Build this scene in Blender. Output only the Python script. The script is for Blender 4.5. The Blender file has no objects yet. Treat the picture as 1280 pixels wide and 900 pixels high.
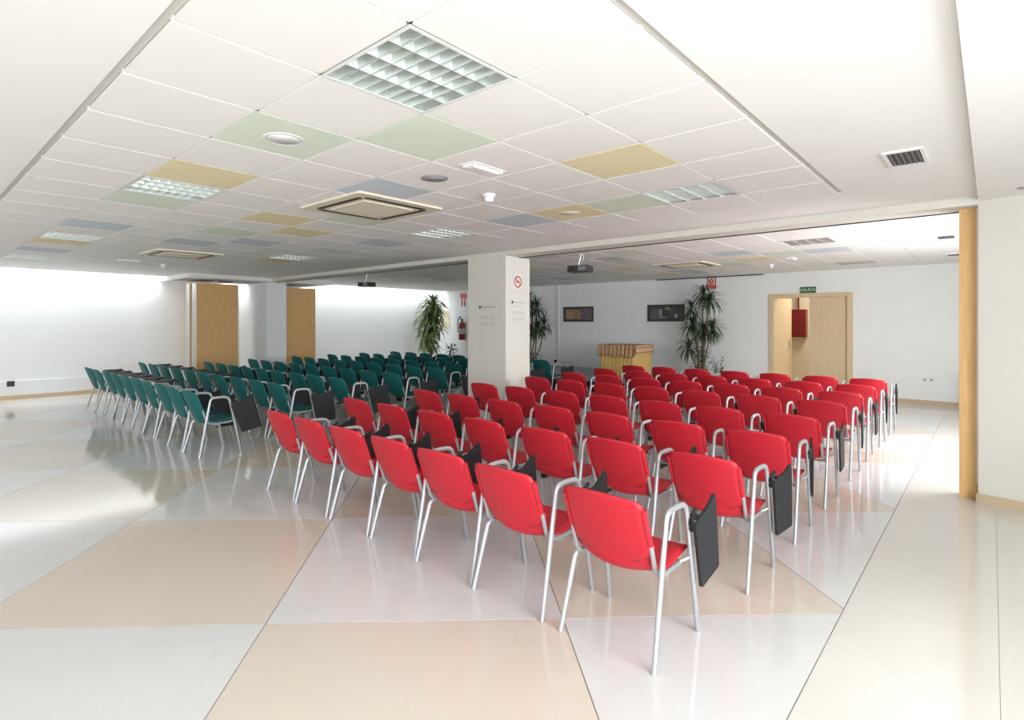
import bpy, math, random
from mathutils import Vector, Matrix
random.seed(7)
scene = bpy.context.scene
PI = math.pi

# ------------------------------------------------------------------ camera
CAM_H = 1.55
cam_data = bpy.data.cameras.new('camera')
cam = bpy.data.objects.new('camera', cam_data)
scene.collection.objects.link(cam)
cam_data.sensor_width = 36.0
cam_data.lens = 689.318 / 1280 * 36.0
cam_data.shift_x = (640 - 595.485) / 1280
cam_data.shift_y = -(450 - 403.852) / 1280
cam_data.clip_start = 0.05
cam.location = (0, 0, CAM_H)
cam.rotation_euler = (PI / 2, 0, PI / 2 - 0.8193)
scene.camera = cam

# ------------------------------------------------------------------ world, daylight, exposure
world = bpy.data.worlds.new('sky')
scene.world = world
world.use_nodes = True
wb = world.node_tree.nodes['Background']
wb.inputs[0].default_value = (0.86, 0.93, 1.0, 1)
wb.inputs[1].default_value = 1.0

def area(name, loc, rot, sx, sy, power, color):
    l = bpy.data.lights.new(name, 'AREA')
    l.shape = 'RECTANGLE'; l.size = sx; l.size_y = sy
    l.energy = power; l.color = color
    o = bpy.data.objects.new(name, l)
    scene.collection.objects.link(o)
    o.location = loc; o.rotation_euler = rot
    return o
# daylight standing in the window openings of the right-hand walls (outside the glass) and over the roof slot on the left
area('daylight_near_window', (3.36, 0.0, 1.45), (0, PI / 2, 0), 2.1, 5.2, 430, (0.90, 0.955, 1.0))
area('daylight_far_window', (1.36, 8.5, 1.45), (0, PI / 2, 0), 2.1, 2.8, 215, (0.94, 0.975, 1.0))
area('added_front_fill', (-7.0, -3.16, 1.5), (PI / 2, 0, 0), 9.0, 1.9, 75, (1.0, 0.97, 0.93))  # added weak fill from behind the camera, through an invented window band
area('daylight_roof_slot', (-14.27, 5.4, 3.22), (0, 0, 0), 0.40, 15.6, 205, (0.93, 0.97, 1.0))

scene.view_settings.view_transform = 'Standard'
scene.view_settings.look = 'None'
scene.view_settings.gamma = 1.0
scene.view_settings.use_curve_mapping = False
scene.view_settings.exposure = 0.12

# ------------------------------------------------------------------ materials
def srgb(r, g, b):
    f = lambda c: (c / 255 / 12.92) if c / 255 <= 0.04045 else ((c / 255 + 0.055) / 1.055) ** 2.4
    return (f(r), f(g), f(b), 1)

def mat(name, col, rough=0.5, metal=0.0, noise=0.0, scale=20.0, bump=0.0, spec=0.5, detail=2.0):
    m = bpy.data.materials.new(name)
    m.use_nodes = True
    nt = m.node_tree
    b = nt.nodes['Principled BSDF']
    b.inputs['Base Color'].default_value = col
    b.inputs['Roughness'].default_value = rough
    b.inputs['Metallic'].default_value = metal
    b.inputs['Specular IOR Level'].default_value = spec
    if noise or bump:
        g = nt.nodes.new('ShaderNodeNewGeometry')
        n = nt.nodes.new('ShaderNodeTexNoise')
        n.inputs['Scale'].default_value = scale
        n.inputs['Detail'].default_value = detail
        nt.links.new(g.outputs['Position'], n.inputs['Vector'])
        if noise:
            mr = nt.nodes.new('ShaderNodeMapRange')
            mr.inputs[1].default_value = 0.25; mr.inputs[2].default_value = 0.75
            mr.inputs[3].default_value = 1 - noise; mr.inputs[4].default_value = 1 + noise
            mx = nt.nodes.new('ShaderNodeVectorMath'); mx.operation = 'SCALE'
            mx.inputs[0].default_value = col[:3]
            nt.links.new(n.outputs['Fac'], mr.inputs[0])
            nt.links.new(mr.outputs[0], mx.inputs['Scale'])
            nt.links.new(mx.outputs[0], b.inputs['Base Color'])
        if bump:
            bp = nt.nodes.new('ShaderNodeBump')
            bp.inputs['Strength'].default_value = bump
            bp.inputs['Distance'].default_value = 0.002
            nt.links.new(n.outputs['Fac'], bp.inputs['Height'])
            nt.links.new(bp.outputs[0], b.inputs['Normal'])
    return m

def mat_wood(name, col, along=(6, 6, 0.7), amp=0.10):
    m = mat(name, col, 0.42)
    nt = m.node_tree; b = nt.nodes['Principled BSDF']
    g = nt.nodes.new('ShaderNodeNewGeometry')
    mp = nt.nodes.new('ShaderNodeMapping'); mp.inputs['Scale'].default_value = along
    n = nt.nodes.new('ShaderNodeTexNoise'); n.inputs['Scale'].default_value = 5.0; n.inputs['Detail'].default_value = 5.0
    mr = nt.nodes.new('ShaderNodeMapRange')
    mr.inputs[1].default_value = 0.25; mr.inputs[2].default_value = 0.75
    mr.inputs[3].default_value = 1 - amp; mr.inputs[4].default_value = 1 + amp
    mx = nt.nodes.new('ShaderNodeVectorMath'); mx.operation = 'SCALE'; mx.inputs[0].default_value = col[:3]
    nt.links.new(g.outputs['Position'], mp.inputs[0]); nt.links.new(mp.outputs[0], n.inputs['Vector'])
    nt.links.new(n.outputs['Fac'], mr.inputs[0]); nt.links.new(mr.outputs[0], mx.inputs['Scale'])
    nt.links.new(mx.outputs[0], b.inputs['Base Color'])
    return m

def mat_stone(name, col, rough):
    """polished stone: two scales of mottling, faint joints of the small tiles inside a big square"""
    m = mat(name, col, rough)
    nt = m.node_tree; b = nt.nodes['Principled BSDF']
    g = nt.nodes.new('ShaderNodeNewGeometry')
    n1 = nt.nodes.new('ShaderNodeTexNoise'); n1.inputs['Scale'].default_value = 1.3; n1.inputs['Detail'].default_value = 6
    n2 = nt.nodes.new('ShaderNodeTexNoise'); n2.inputs['Scale'].default_value = 45; n2.inputs['Detail'].default_value = 3
    a = nt.nodes.new('ShaderNodeMath'); a.operation = 'MULTIPLY_ADD'; a.inputs[1].default_value = 0.10; a.inputs[2].default_value = 0.95
    c = nt.nodes.new('ShaderNodeMath'); c.operation = 'MULTIPLY_ADD'; c.inputs[1].default_value = 0.08
    rt = nt.nodes.new('ShaderNodeMapping'); rt.inputs['Rotation'].default_value = (0, 0, PI / 4)
    br = nt.nodes.new('ShaderNodeTexBrick')
    br.offset = 0.5; br.inputs['Color1'].default_value = (1, 1, 1, 1); br.inputs['Color2'].default_value = (0.975, 0.975, 0.975, 1)
    br.inputs['Mortar'].default_value = (0.93, 0.93, 0.92, 1); br.inputs['Scale'].default_value = 1.0
    br.inputs['Mortar Size'].default_value = 0.0015; br.inputs['Brick Width'].default_value = 0.77; br.inputs['Row Height'].default_value = 0.385
    mx = nt.nodes.new('ShaderNodeVectorMath'); mx.operation = 'SCALE'; mx.inputs[0].default_value = col[:3]
    mu = nt.nodes.new('ShaderNodeVectorMath'); mu.operation = 'MULTIPLY'
    for q in (n1, n2): nt.links.new(g.outputs['Position'], q.inputs['Vector'])
    nt.links.new(g.outputs['Position'], rt.inputs[0]); nt.links.new(rt.outputs[0], br.inputs['Vector'])
    nt.links.new(n1.outputs['Fac'], a.inputs[0]); nt.links.new(n2.outputs['Fac'], c.inputs[0]); nt.links.new(a.outputs[0], c.inputs[2])
    nt.links.new(c.outputs[0], mx.inputs['Scale'])
    nt.links.new(mx.outputs[0], mu.inputs[0]); nt.links.new(br.outputs['Color'], mu.inputs[1])
    nt.links.new(mu.outputs[0], b.inputs['Base Color'])
    return m

def mat_glass(name):
    m = bpy.data.materials.new(name); m.use_nodes = True
    nt = m.node_tree; nt.nodes.clear()
    o = nt.nodes.new('ShaderNodeOutputMaterial'); t = nt.nodes.new('ShaderNodeBsdfTransparent'); gl = nt.nodes.new('ShaderNodeBsdfGlossy')
    gl.inputs['Roughness'].default_value = 0.02
    mx = nt.nodes.new('ShaderNodeMixShader'); fr = nt.nodes.new('ShaderNodeFresnel'); fr.inputs[0].default_value = 1.3
    ge = nt.nodes.new('ShaderNodeNewGeometry'); sb = nt.nodes.new('ShaderNodeMath'); sb.operation = 'SUBTRACT'; sb.inputs[0].default_value = 1.0
    mm = nt.nodes.new('ShaderNodeMath'); mm.operation = 'MULTIPLY'   # only the outward face of a thin pane reflects
    nt.links.new(ge.outputs['Backfacing'], sb.inputs[1]); nt.links.new(sb.outputs[0], mm.inputs[0]); nt.links.new(fr.outputs[0], mm.inputs[1])
    nt.links.new(mm.outputs[0], mx.inputs[0]); nt.links.new(t.outputs[0], mx.inputs[1]); nt.links.new(gl.outputs[0], mx.inputs[2])
    nt.links.new(mx.outputs[0], o.inputs[0])
    return m

M = {}
M['wall'] = mat('white_wall_paint', (0.87, 0.88, 0.875, 1), 0.6, noise=0.015, scale=3, bump=0.04)
M['pier'] = mat('warm_white_paint', (0.74, 0.715, 0.645, 1), 0.6, noise=0.015, scale=3)
M['plaster'] = mat('ceiling_plaster', (0.91, 0.895, 0.865, 1), 0.7, noise=0.01, scale=4)
M['tile'] = mat('mineral_ceiling_tile', (0.90, 0.885, 0.85, 1), 0.8, noise=0.03, scale=160, bump=0.25)
M['tile_g'] = mat('mint_ceiling_tile', (0.74, 0.82, 0.69, 1), 0.8, noise=0.03, scale=160, bump=0.25)
M['tile_y'] = mat('yellow_ceiling_tile', (0.86, 0.76, 0.49, 1), 0.8, noise=0.03, scale=160, bump=0.25)
M['tile_b'] = mat('grey_blue_ceiling_tile', (0.63, 0.70, 0.74, 1), 0.8, noise=0.03, scale=160, bump=0.25)
M['bar'] = mat('white_grid_profile', (0.86, 0.85, 0.82, 1), 0.4)
M['trim'] = mat('reveal_profile', (0.62, 0.60, 0.55, 1), 0.6)
M['stone_b'] = mat_stone('beige_polished_stone', (0.68, 0.61, 0.525, 1), 0.10)
M['stone_w'] = mat_stone('white_polished_stone', (0.685, 0.685, 0.68, 1), 0.10)
M['stone_r'] = mat_stone('cream_polished_stone', (0.69, 0.66, 0.61, 1), 0.11)
M['grout'] = mat('grey_grout', (0.33, 0.30, 0.26, 1), 0.9)
M['base'] = mat_wood('tan_skirting', (0.60, 0.47, 0.31, 1), (1, 1, 6), 0.05)
M['wood'] = mat_wood('beech_veneer', (0.74, 0.45, 0.18, 1))
M['door'] = mat_wood('light_beech_door', (0.72, 0.55, 0.35, 1), (5, 5, 0.6), 0.06)
M['alu'] = mat('aluminium_profile', (0.66, 0.66, 0.64, 1), 0.35, 0.7)
M['dark'] = mat('black_track', (0.03, 0.03, 0.03, 1), 0.5)
M['red'] = mat('red_plastic', (0.53, 0.015, 0.030, 1), 0.45, noise=0.03, scale=300, bump=0.05, spec=0.4)
M['green'] = mat('teal_green_plastic', (0.008, 0.135, 0.132, 1), 0.5, noise=0.03, scale=300, bump=0.05, spec=0.3)
M['tube'] = mat('silver_grey_tube', (0.50, 0.51, 0.53, 1), 0.38, 0.55)
M['black'] = mat('black_tablet_plastic', (0.020, 0.021, 0.024, 1), 0.6, noise=0.05, scale=200, bump=0.05, spec=0.3)
M['hinge'] = mat('black_hinge', (0.015, 0.015, 0.015, 1), 0.4)
M['white'] = mat('white_plastic', (0.82, 0.82, 0.80, 1), 0.4)
M['cream'] = mat('cream_plastic', (0.80, 0.74, 0.58, 1), 0.45)
M['louvre'] = mat('satin_louvre_metal', (0.62, 0.66, 0.63, 1), 0.42, 0.8)
M['fluor'] = mat('unlit_fluorescent_tube', (0.90, 0.91, 0.91, 1), 0.25)
M['spk'] = mat('grey_speaker_mesh', (0.36, 0.36, 0.37, 1), 0.6)
M['signred'] = mat('sign_red', (0.60, 0.05, 0.03, 1), 0.4)
M['extred'] = mat('extinguisher_red', (0.20, 0.014, 0.014, 1), 0.3)
M['cabred'] = mat('hose_cabinet_red', (0.20, 0.012, 0.012, 1), 0.4)
M['signwhite'] = mat('sign_white', (0.82, 0.82, 0.80, 1), 0.4)
M['signgreen'] = mat('sign_green', (0.02, 0.12, 0.05, 1), 0.4)
M['signtext'] = mat('sign_pale_lettering', (0.75, 0.85, 0.55, 1), 0.4)
M['ink'] = mat('dark_ink', (0.06, 0.06, 0.06, 1), 0.5)
M['greyink'] = mat('grey_ink', (0.42, 0.41, 0.38, 1), 0.5)
M['paleink'] = mat('pale_grey_ink', (0.58, 0.57, 0.54, 1), 0.5)
M['leaf'] = mat('dark_green_leaf', (0.035, 0.075, 0.028, 1), 0.4, noise=0.35, scale=9)
M['leaf2'] = mat('yellow_green_leaf', (0.17, 0.25, 0.075, 1), 0.4, noise=0.5, scale=7)
M['leaf3'] = mat('small_grey_green_leaf', (0.06, 0.10, 0.05, 1), 0.4, noise=0.35, scale=14)
M['bark'] = mat('plant_stem_bark', (0.22, 0.15, 0.09, 1), 0.8, noise=0.2, scale=30)
M['soil'] = mat('potting_soil', (0.05, 0.035, 0.025, 1), 0.9, noise=0.3, scale=60)
M['potb'] = mat('blue_grey_pot', (0.16, 0.20, 0.27, 1), 0.4)
M['potw'] = mat('white_pot', (0.70, 0.70, 0.68, 1), 0.4)
M['poty'] = mat('terracotta_pot', (0.40, 0.20, 0.11, 1), 0.7)
M['carpet'] = mat('grey_blue_stage_carpet', (0.34, 0.37, 0.43, 1), 0.9, noise=0.1, scale=120)
M['yellow'] = mat('mustard_table_skirt', (0.74, 0.49, 0.16, 1), 0.8, noise=0.05, scale=90)
M['paint_d'] = mat('dark_picture_frame', (0.035, 0.032, 0.03, 1), 0.4)
M['glass'] = mat_glass('window_glass')
M['corr'] = mat('cream_corridor_paint', (0.80, 0.71, 0.54, 1), 0.6)
M['steel'] = mat('brushed_steel', (0.55, 0.55, 0.55, 1), 0.3, 0.9)

def mat_stripes(name, axis, cols, freq):
    m = mat(name, cols[0], 0.85)
    nt = m.node_tree; b = nt.nodes['Principled BSDF']
    g = nt.nodes.new('ShaderNodeTexCoord'); s = nt.nodes.new('ShaderNodeSeparateXYZ')
    mu = nt.nodes.new('ShaderNodeMath'); mu.operation = 'MULTIPLY'; mu.inputs[1].default_value = freq
    fr = nt.nodes.new('ShaderNodeMath'); fr.operation = 'FRACT'
    cr = nt.nodes.new('ShaderNodeValToRGB'); cr.color_ramp.interpolation = 'CONSTANT'
    el = cr.color_ramp.elements
    el[0].color = cols[0]; el[0].position = 0
    el[1].color = cols[1]; el[1].position = 0.18
    for k, c in enumerate(cols[2:]):
        e = el.new(0.34 + 0.17 * k); e.color = c
    nt.links.new(g.outputs['Object'], s.inputs[0]); nt.links.new(s.outputs[axis], mu.inputs[0])
    nt.links.new(mu.outputs[0], fr.inputs[0]); nt.links.new(fr.outputs[0], cr.inputs[0]); nt.links.new(cr.outputs[0], b.inputs['Base Color'])
    return m
SC = [(0.50, 0.26, 0.14, 1), (0.62, 0.40, 0.22, 1), (0.36, 0.17, 0.10, 1), (0.58, 0.36, 0.24, 1), (0.45, 0.30, 0.12, 1)]
M['cloth_x'] = mat_stripes('striped_cloth_across', 0, SC, 7.0)
M['cloth_z'] = mat_stripes('striped_cloth_down', 2, [(0.66, 0.45, 0.26, 1), (0.60, 0.32, 0.18, 1), (0.66, 0.46, 0.28, 1), (0.33, 0.15, 0.10, 1), (0.68, 0.44, 0.24, 1)], 9.0)

# ------------------------------------------------------------------ mesh helpers
COL = scene.collection
class MB:
    """collects shapes; each shape may carry its own material slot"""
    def __init__(s): s.v = []; s.f = []; s.m = []; s.sm = []
    def add(s, vs, fs, mi=0, smooth=False):
        o = len(s.v); s.v += [tuple(p) for p in vs]
        for f in fs: s.f.append(tuple(o + i for i in f)); s.m.append(mi); s.sm.append(smooth)
        return s
    def box(s, x0, x1, y0, y1, z0, z1, mi=0):
        return s.add([(x0, y0, z0), (x1, y0, z0), (x1, y1, z0), (x0, y1, z0), (x0, y0, z1), (x1, y0, z1), (x1, y1, z1), (x0, y1, z1)],
                     [(0, 3, 2, 1), (4, 5, 6, 7), (0, 1, 5, 4), (1, 2, 6, 5), (2, 3, 7, 6), (3, 0, 4, 7)], mi)
    def prism(s, pts, z0, z1, mi=0):
        """pts counter-clockwise in xy"""
        n = len(pts)
        vs = [(p[0], p[1], z0) for p in pts] + [(p[0], p[1], z1) for p in pts]
        fs = [tuple(range(n - 1, -1, -1)), tuple(range(n, 2 * n))] + [(i, (i + 1) % n, n + (i + 1) % n, n + i) for i in range(n)]
        return s.add(vs, fs, mi)
    def slab(s, pts, d, mi=0):
        """polygon in space extruded by vector d"""
        n = len(pts); d = Vector(d)
        vs = [Vector(p) for p in pts] + [Vector(p) + d for p in pts]
        nrm = (vs[1] - vs[0]).cross(vs[2] - vs[1])
        fs = [tuple(range(n)), tuple(range(2 * n - 1, n - 1, -1))] + [(i, n + i, n + (i + 1) % n, (i + 1) % n) for i in range(n)]
        if nrm.dot(d) > 0: fs = [tuple(reversed(f)) for f in fs]
        return s.add(vs, fs, mi)
    def tube(s, pts, r, n=8, mi=0, ry=None, cap=True):
        pts = [Vector(p) for p in pts]; k = len(pts)
        vs = []; up = None
        for i, p in enumerate(pts):
            t = (pts[min(i + 1, k - 1)] - pts[max(i - 1, 0)]).normalized()
            if up is None:
                up = Vector((1, 0, 0)) if abs(t.x) < 0.9 else Vector((0, 0, 1))
            a = (up - t * up.dot(t)).normalized(); b = t.cross(a); up = a
            rr = r[i] if isinstance(r, (list, tuple)) else r
            r2 = ry if ry else rr
            for q in range(n):
                an = 2 * PI * q / n
                vs.append(p + a * math.cos(an) * rr + b * math.sin(an) * r2)
        fs = [(i * n + q, i * n + (q + 1) % n, (i + 1) * n + (q + 1) % n, (i + 1) * n + q) for i in range(k - 1) for q in range(n)]
        s.add(vs, fs, mi, True)
        if cap:
            s.add(vs[:n], [tuple(range(n - 1, -1, -1))], mi); s.add(vs[-n:], [tuple(range(n))], mi)
        return s
    def lathe(s, prof, c=(0, 0, 0), n=20, mi=0, smooth=True):
        vs = []; k = len(prof)
        for r, z in prof:
            for q in range(n):
                an = 2 * PI * q / n; vs.append((c[0] + r * math.cos(an), c[1] + r * math.sin(an), c[2] + z))
        fs = [(i * n + q, i * n + (q + 1) % n, (i + 1) * n + (q + 1) % n, (i + 1) * n + q) for i in range(k - 1) for q in range(n)]
        return s.add(vs, fs, mi, smooth)
    def shell(s, fn, nu, nv, th, mi=0):
        """surface fn(u,v)->point, u,v in 0..1, given thickness along its normal"""
        P = [[Vector(fn(i / nu, j / nv)) for i in range(nu + 1)] for j in range(nv + 1)]
        N = []
        for j in range(nv + 1):
            row = []
            for i in range(nu + 1):
                du = P[j][min(i + 1, nu)] - P[j][max(i - 1, 0)]; dv = P[min(j + 1, nv)][i] - P[max(j - 1, 0)][i]
                nn = du.cross(dv)
                row.append(nn.normalized() if nn.length > 1e-9 else Vector((0, 0, 1)))
            N.append(row)
        w = nu + 1
        A = [P[j][i] + N[j][i] * th / 2 for j in range(nv + 1) for i in range(w)]
        B = [P[j][i] - N[j][i] * th / 2 for j in range(nv + 1) for i in range(w)]
        o = len(A); fs = []
        for j in range(nv):
            for i in range(nu):
                a = j * w + i; fs.append((a, a + 1, a + w + 1, a + w)); fs.append((o + a, o + a + w, o + a + w + 1, o + a + 1))
        for i in range(nu):
            fs.append((i, o + i, o + i + 1, i + 1)); a = nv * w + i; fs.append((a, a + 1, o + a + 1, o + a))
        for j in range(nv):
            a = j * w; fs.append((a, a + w, o + a + w, o + a)); a = j * w + nu; fs.append((a, o + a, o + a + w, a + w))
        return s.add(A + B, fs, mi, True)
    def mesh(s, name, mats):
        me = bpy.data.meshes.new(name); me.from_pydata(s.v, [], s.f); me.update()
        for q in (mats if isinstance(mats, (list, tuple)) else [mats]): me.materials.append(q)
        me.polygons.foreach_set('material_index', s.m); me.polygons.foreach_set('use_smooth', s.sm)
        return me
    def build(s, name, mats, parent=None): return link(name, s.mesh(name, mats), parent)

def link(name, data, parent=None, loc=None, rz=None):
    o = bpy.data.objects.new(name, data); COL.objects.link(o)
    if parent: o.parent = parent
    if loc is not None: o.location = loc
    if rz is not None: o.rotation_euler = (0, 0, rz)
    return o
def tag(o, label=None, cat=None, group=None, kind=None):
    if label: o['label'] = label
    if cat: o['category'] = cat
    if group: o['group'] = group
    if kind: o['kind'] = kind
    return o
def thing(name, loc, label, cat, group=None, rz=0.0):
    o = link(name, None, None, loc, rz); o.empty_display_size = 0.1
    return tag(o, label, cat, group)
def struct(o, label, cat):
    return tag(o, label, cat, None, 'structure')
def text_mesh(name, body, size, m):
    cu = bpy.data.curves.new(name, 'FONT'); cu.body = body; cu.size = size; cu.align_x = 'CENTER'; cu.align_y = 'CENTER'; cu.extrude = 0.001
    t = bpy.data.objects.new(name, cu); COL.objects.link(t)
    bpy.context.view_layer.update()
    me = bpy.data.meshes.new_from_object(t.evaluated_get(bpy.context.evaluated_depsgraph_get()))
    bpy.data.objects.remove(t); me.name = name; me.materials.clear(); me.materials.append(m)
    return me

# ------------------------------------------------------------------ room dimensions
XL, XR, XR2 = -14.5, 3.2, 1.2          # left wall, right wall near zone, right wall far zone
YF, YB = -3.0, 13.48                   # wall behind the camera, far wall
HC = CAM_H + 1.0812                    # near ceiling
HB = 2.56                              # beam soffit
H2 = 2.66                              # far ceiling
SLOT = -14.06                          # ceiling edge at the roof slot
YB0, YB1 = 6.34, 6.69                  # beam
GX, GY, T = -2.1385, 0.6922, 0.6       # ceiling grid origin

# ------------------------------------------------------------------ floor: big diagonal squares in two stones
EDGE = -0.585
def clip(poly, a, b, c):
    """keep a*x+b*y<=c"""
    out = []
    for i in range(len(poly)):
        p, q = poly[i], poly[(i + 1) % len(poly)]
        dp, dq = a * p[0] + b * p[1] - c, a * q[0] + b * q[1] - c
        if dp <= 0: out.append(p)
        if dp * dq < 0:
            t = dp / (dp - dq); out.append((p[0] + t * (q[0] - p[0]), p[1] + t * (q[1] - p[1])))
    return out
floor = MB().box(XL - 0.2, XR + 0.2, YF - 0.2, YB + 0.0, -0.12, -0.004).build('floor', M['grout'])
struct(floor, 'polished floor of large diagonal beige and white stone squares', 'floor')
STEP = 2.18
def cell_poly(s0, d0, gap):
    g = gap
    c = []
    for s_, d_ in ((s0 + g, d0 + g), (s0 + STEP - g, d0 + g), (s0 + STEP - g, d0 + STEP - g), (s0 + g, d0 + STEP - g)):
        c.append(((s_ - d_) / 2, (s_ + d_) / 2))
    return c
def area2(p): return sum(p[i][0] * p[(i + 1) % len(p)][1] - p[(i + 1) % len(p)][0] * p[i][1] for i in range(len(p)))
for a in range(-10, 8):
    for b in range(-6, 13):
        p = cell_poly(0.78 + STEP * a, 4.07 + STEP * b, 0.0042)
        if area2(p) < 0: p.reverse()
        for A in ((1, 0, EDGE - 0.003), (-1, 0, -XL), (0, 1, YB), (0, -1, -YF)):
            p = clip(p, *A)
            if len(p) < 3: break
        if len(p) < 3 or abs(area2(p)) < 0.02: continue
        MB().prism(p, -0.02, 0.0).build('floor_tile', M['stone_w'] if (a + b) % 2 else M['stone_b'], floor)
# cream border along the windows, square to the walls
sq = MB().box(-0.3042, 0.3042, -0.3042, 0.3042, -0.02, 0.0).mesh('floor_tile', M['stone_r'])
nx = 6
for i in range(nx):
    for j in range(27):
        x = EDGE + 0.306 + 0.61 * i; y = YF + 0.306 + 0.61 * j
        if y > 6.6 and x > XR2 + 0.2: continue
        link('floor_tile', sq, floor, (x, y, 0))

# ------------------------------------------------------------------ ceilings
ceil1 = MB()
xr, xl = GX + 2 * T, GX - 16 * T        # field edges in x
y0, y1 = GY, GY + 7.93 * T
RV = 0.035
ceil1.box(xr + RV, -0.085, YF, YB0, HC, HC + 0.12)
ceil1.box(SLOT, xl - RV, YF, YB0, HC, HC + 0.12)
ceil1.box(xl - RV, xr + RV, YF, y0 - RV, HC, HC + 0.12)
ceil1.box(xl - RV, xr + RV, y1, YB0, HC, HC + 0.12)
ceil1.box(-0.085, XR, YF, 6.5, 2.60, HC + 0.12)
ceil1.box(xl - RV, xr + RV, y0 - RV, y1, HC + 0.045, HC + 0.12)
ceil1 = struct(ceil1.build('ceiling', M['plaster']), 'white suspended ceiling with a field of square tiles over the near chairs', 'ceiling')
tile_mesh = {k: MB().box(-0.2925, 0.2925, -0.2925, 0.2925, 0, 0.02).mesh('ceiling_tile', M[k]) for k in ('tile', 'tile_g', 'tile_y', 'tile_b')}
cut_w = (7.93 - 7) * T
tile_cut = MB().box(-0.2925, 0.2925, -cut_w / 2 + 0.0075, cut_w / 2 - 0.001, 0, 0.02).mesh('ceiling_tile', M['tile'])
LAMPS1 = [(1, -1), (1, 4), (6, -1), (6, 4), (6, 10), (1, 10), (1, 15)]
G1 = [(1, 1), (2, 0), (1, 5), (6, 0), (3, 7), (4, 4), (6, 8)]
Y1 = [(4, -1), (1, 3), (6, 1), (3, 5), (4, 6), (6, 11), (1, 11)]
B1 = [(3, 2), (6, 2), (1, 8), (3, 9), (4, 8), (6, 6), (1, 13)]
def cell1(i, j): return (GX - (j + 0.5) * T, GY + (i + 0.5) * T)
for i in range(8):
    for j in range(-2, 16):
        if (i, j) in LAMPS1: continue
        k = 'tile_g' if (i, j) in G1 else 'tile_y' if (i, j) in Y1 else 'tile_b' if (i, j) in B1 else 'tile'
        x, y = cell1(i, j)
        if i == 7: link('ceiling_tile', tile_cut, ceil1, (x, GY + 7 * T + cut_w / 2, HC))
        else: link('ceiling_tile', tile_mesh[k], ceil1, (x, y, HC))
for j in range(-1, 16):
    x = GX - j * T; MB().box(x - 0.012, x + 0.012, y0, y1, HC + 0.007, HC + 0.03).build('grid_bar', M['bar'], ceil1)
for i in range(1, 8):
    y = GY + i * T; MB().box(xl, xr, y - 0.012, y + 0.012, HC + 0.007, HC + 0.029).build('grid_bar', M['bar'], ceil1)
e = MB()
e.box(xl - RV, xr + RV, y0 - RV, y0 + 0.004, HC + 0.012, HC + 0.03); e.box(xr - 0.004, xr + RV, y0, y1, HC + 0.012, HC + 0.03); e.box(xl - RV, xl + 0.004, y0, y1, HC + 0.012, HC + 0.03)
e.build('edge_profile', M['trim'], ceil1)

ceil2 = MB()
G2Y0, N2 = 7.1, 9
y20, y21 = G2Y0, G2Y0 + N2 * T
ceil2.box(xr, XR2, YB1, YB, H2, H2 + 0.12); ceil2.box(SLOT, xl, YB1, YB, H2, H2 + 0.12)
ceil2.box(xl, xr, YB1, y20, H2, H2 + 0.12); ceil2.box(xl, xr, y21, YB, H2, H2 + 0.12)
ceil2.box(xl, xr, y20, y21, H2 + 0.045, H2 + 0.12)
ceil2 = struct(ceil2.build('ceiling', M['plaster']), 'white suspended ceiling with square tiles beyond the beam, over the stage end', 'ceiling')
LAMPS2 = [(2, -1), (2, 4), (8, -1), (8, 4), (2, 9), (8, 9), (2, 14), (8, 14)]
Y2 = [(5, 5), (8, 5), (5, 1), (3, 8), (6, 11)]
G2 = [(4, 0), (3, 4), (1, 3), (6, 2), (4, 10), (2, 12)]
B2 = [(4, -1), (3, 1), (7, 4), (5, 7), (7, 9), (4, 13)]
for i in range(N2):
    for j in range(-2, 16):
        if (i, j) in LAMPS2: continue
        k = 'tile_g' if (i, j) in G2 else 'tile_y' if (i, j) in Y2 else 'tile_b' if (i, j) in B2 else 'tile'
        link('ceiling_tile', tile_mesh[k], ceil2, (GX - (j + 0.5) * T, y20 + (i + 0.5) * T, H2))
for j in range(-1, 16):
    x = GX - j * T; MB().box(x - 0.012, x + 0.012, y20, y21, H2 + 0.007, H2 + 0.03).build('grid_bar', M['bar'], ceil2)
for i in range(1, N2):
    y = y20 + i * T; MB().box(xl, xr, y - 0.012, y + 0.012, H2 + 0.007, H2 + 0.029).build('grid_bar', M['bar'], ceil2)

beam = MB().box(-13.0, -0.085, YB0, YB1, HB, H2 + 0.1).build('ceiling_beam', M['pier'])
struct(beam, 'long white ceiling beam carried by the square pillar across the hall', 'beam')
MB().box(-13.0, -0.1, YB1 - 0.035, YB1 - 0.005, HB - 0.008, HB).build('partition_track', M['dark'], beam)

# ------------------------------------------------------------------ pillar, pier, walls
pillar = MB().box(-6.107, -5.325, YB0, 6.928, 0, HB).build('pillar', M['pier'])
struct(pillar, 'square off-white pillar standing between the green and the red chairs', 'pillar')

wl = MB()
wl.box(XL - 0.15, XL, YF, YB, 0, 3.3)
wl.box(XL, XL + 0.035, YF, 6.37, 0, 0.375)
wl.box(XL - 0.15, SLOT + 0.1, YF, YB, 3.3, 3.36)
wl.box(SLOT, SLOT + 0.1, YF, YB, HC + 0.12, 3.3)
wl = struct(wl.build('wall_left', M['wall']), 'long white left wall washed by light from the roof slot', 'wall')
wb_ = MB()
DX0, DX1, DZ = -3.61, -2.10, 2.17
wb_.box(XL - 0.15, DX0, YB, YB + 0.15, 0, 3.36); wb_.box(DX1, XR2 + 0.15, YB, YB + 0.15, 0, 3.36); wb_.box(DX0, DX1, YB, YB + 0.15, DZ, 3.36)
struct(wb_.build('wall_back', M['wall']), 'white far wall with the exit door, two pictures and plants', 'wall')
cr = MB(); cr.box(-5.2, -0.6, 15.3, 15.45, 0, 2.7); cr.box(-5.35, -5.2, YB + 0.15, 15.45, 0, 2.7); cr.box(-0.6, -0.45, YB + 0.15, 15.45, 0, 2.7)
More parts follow.
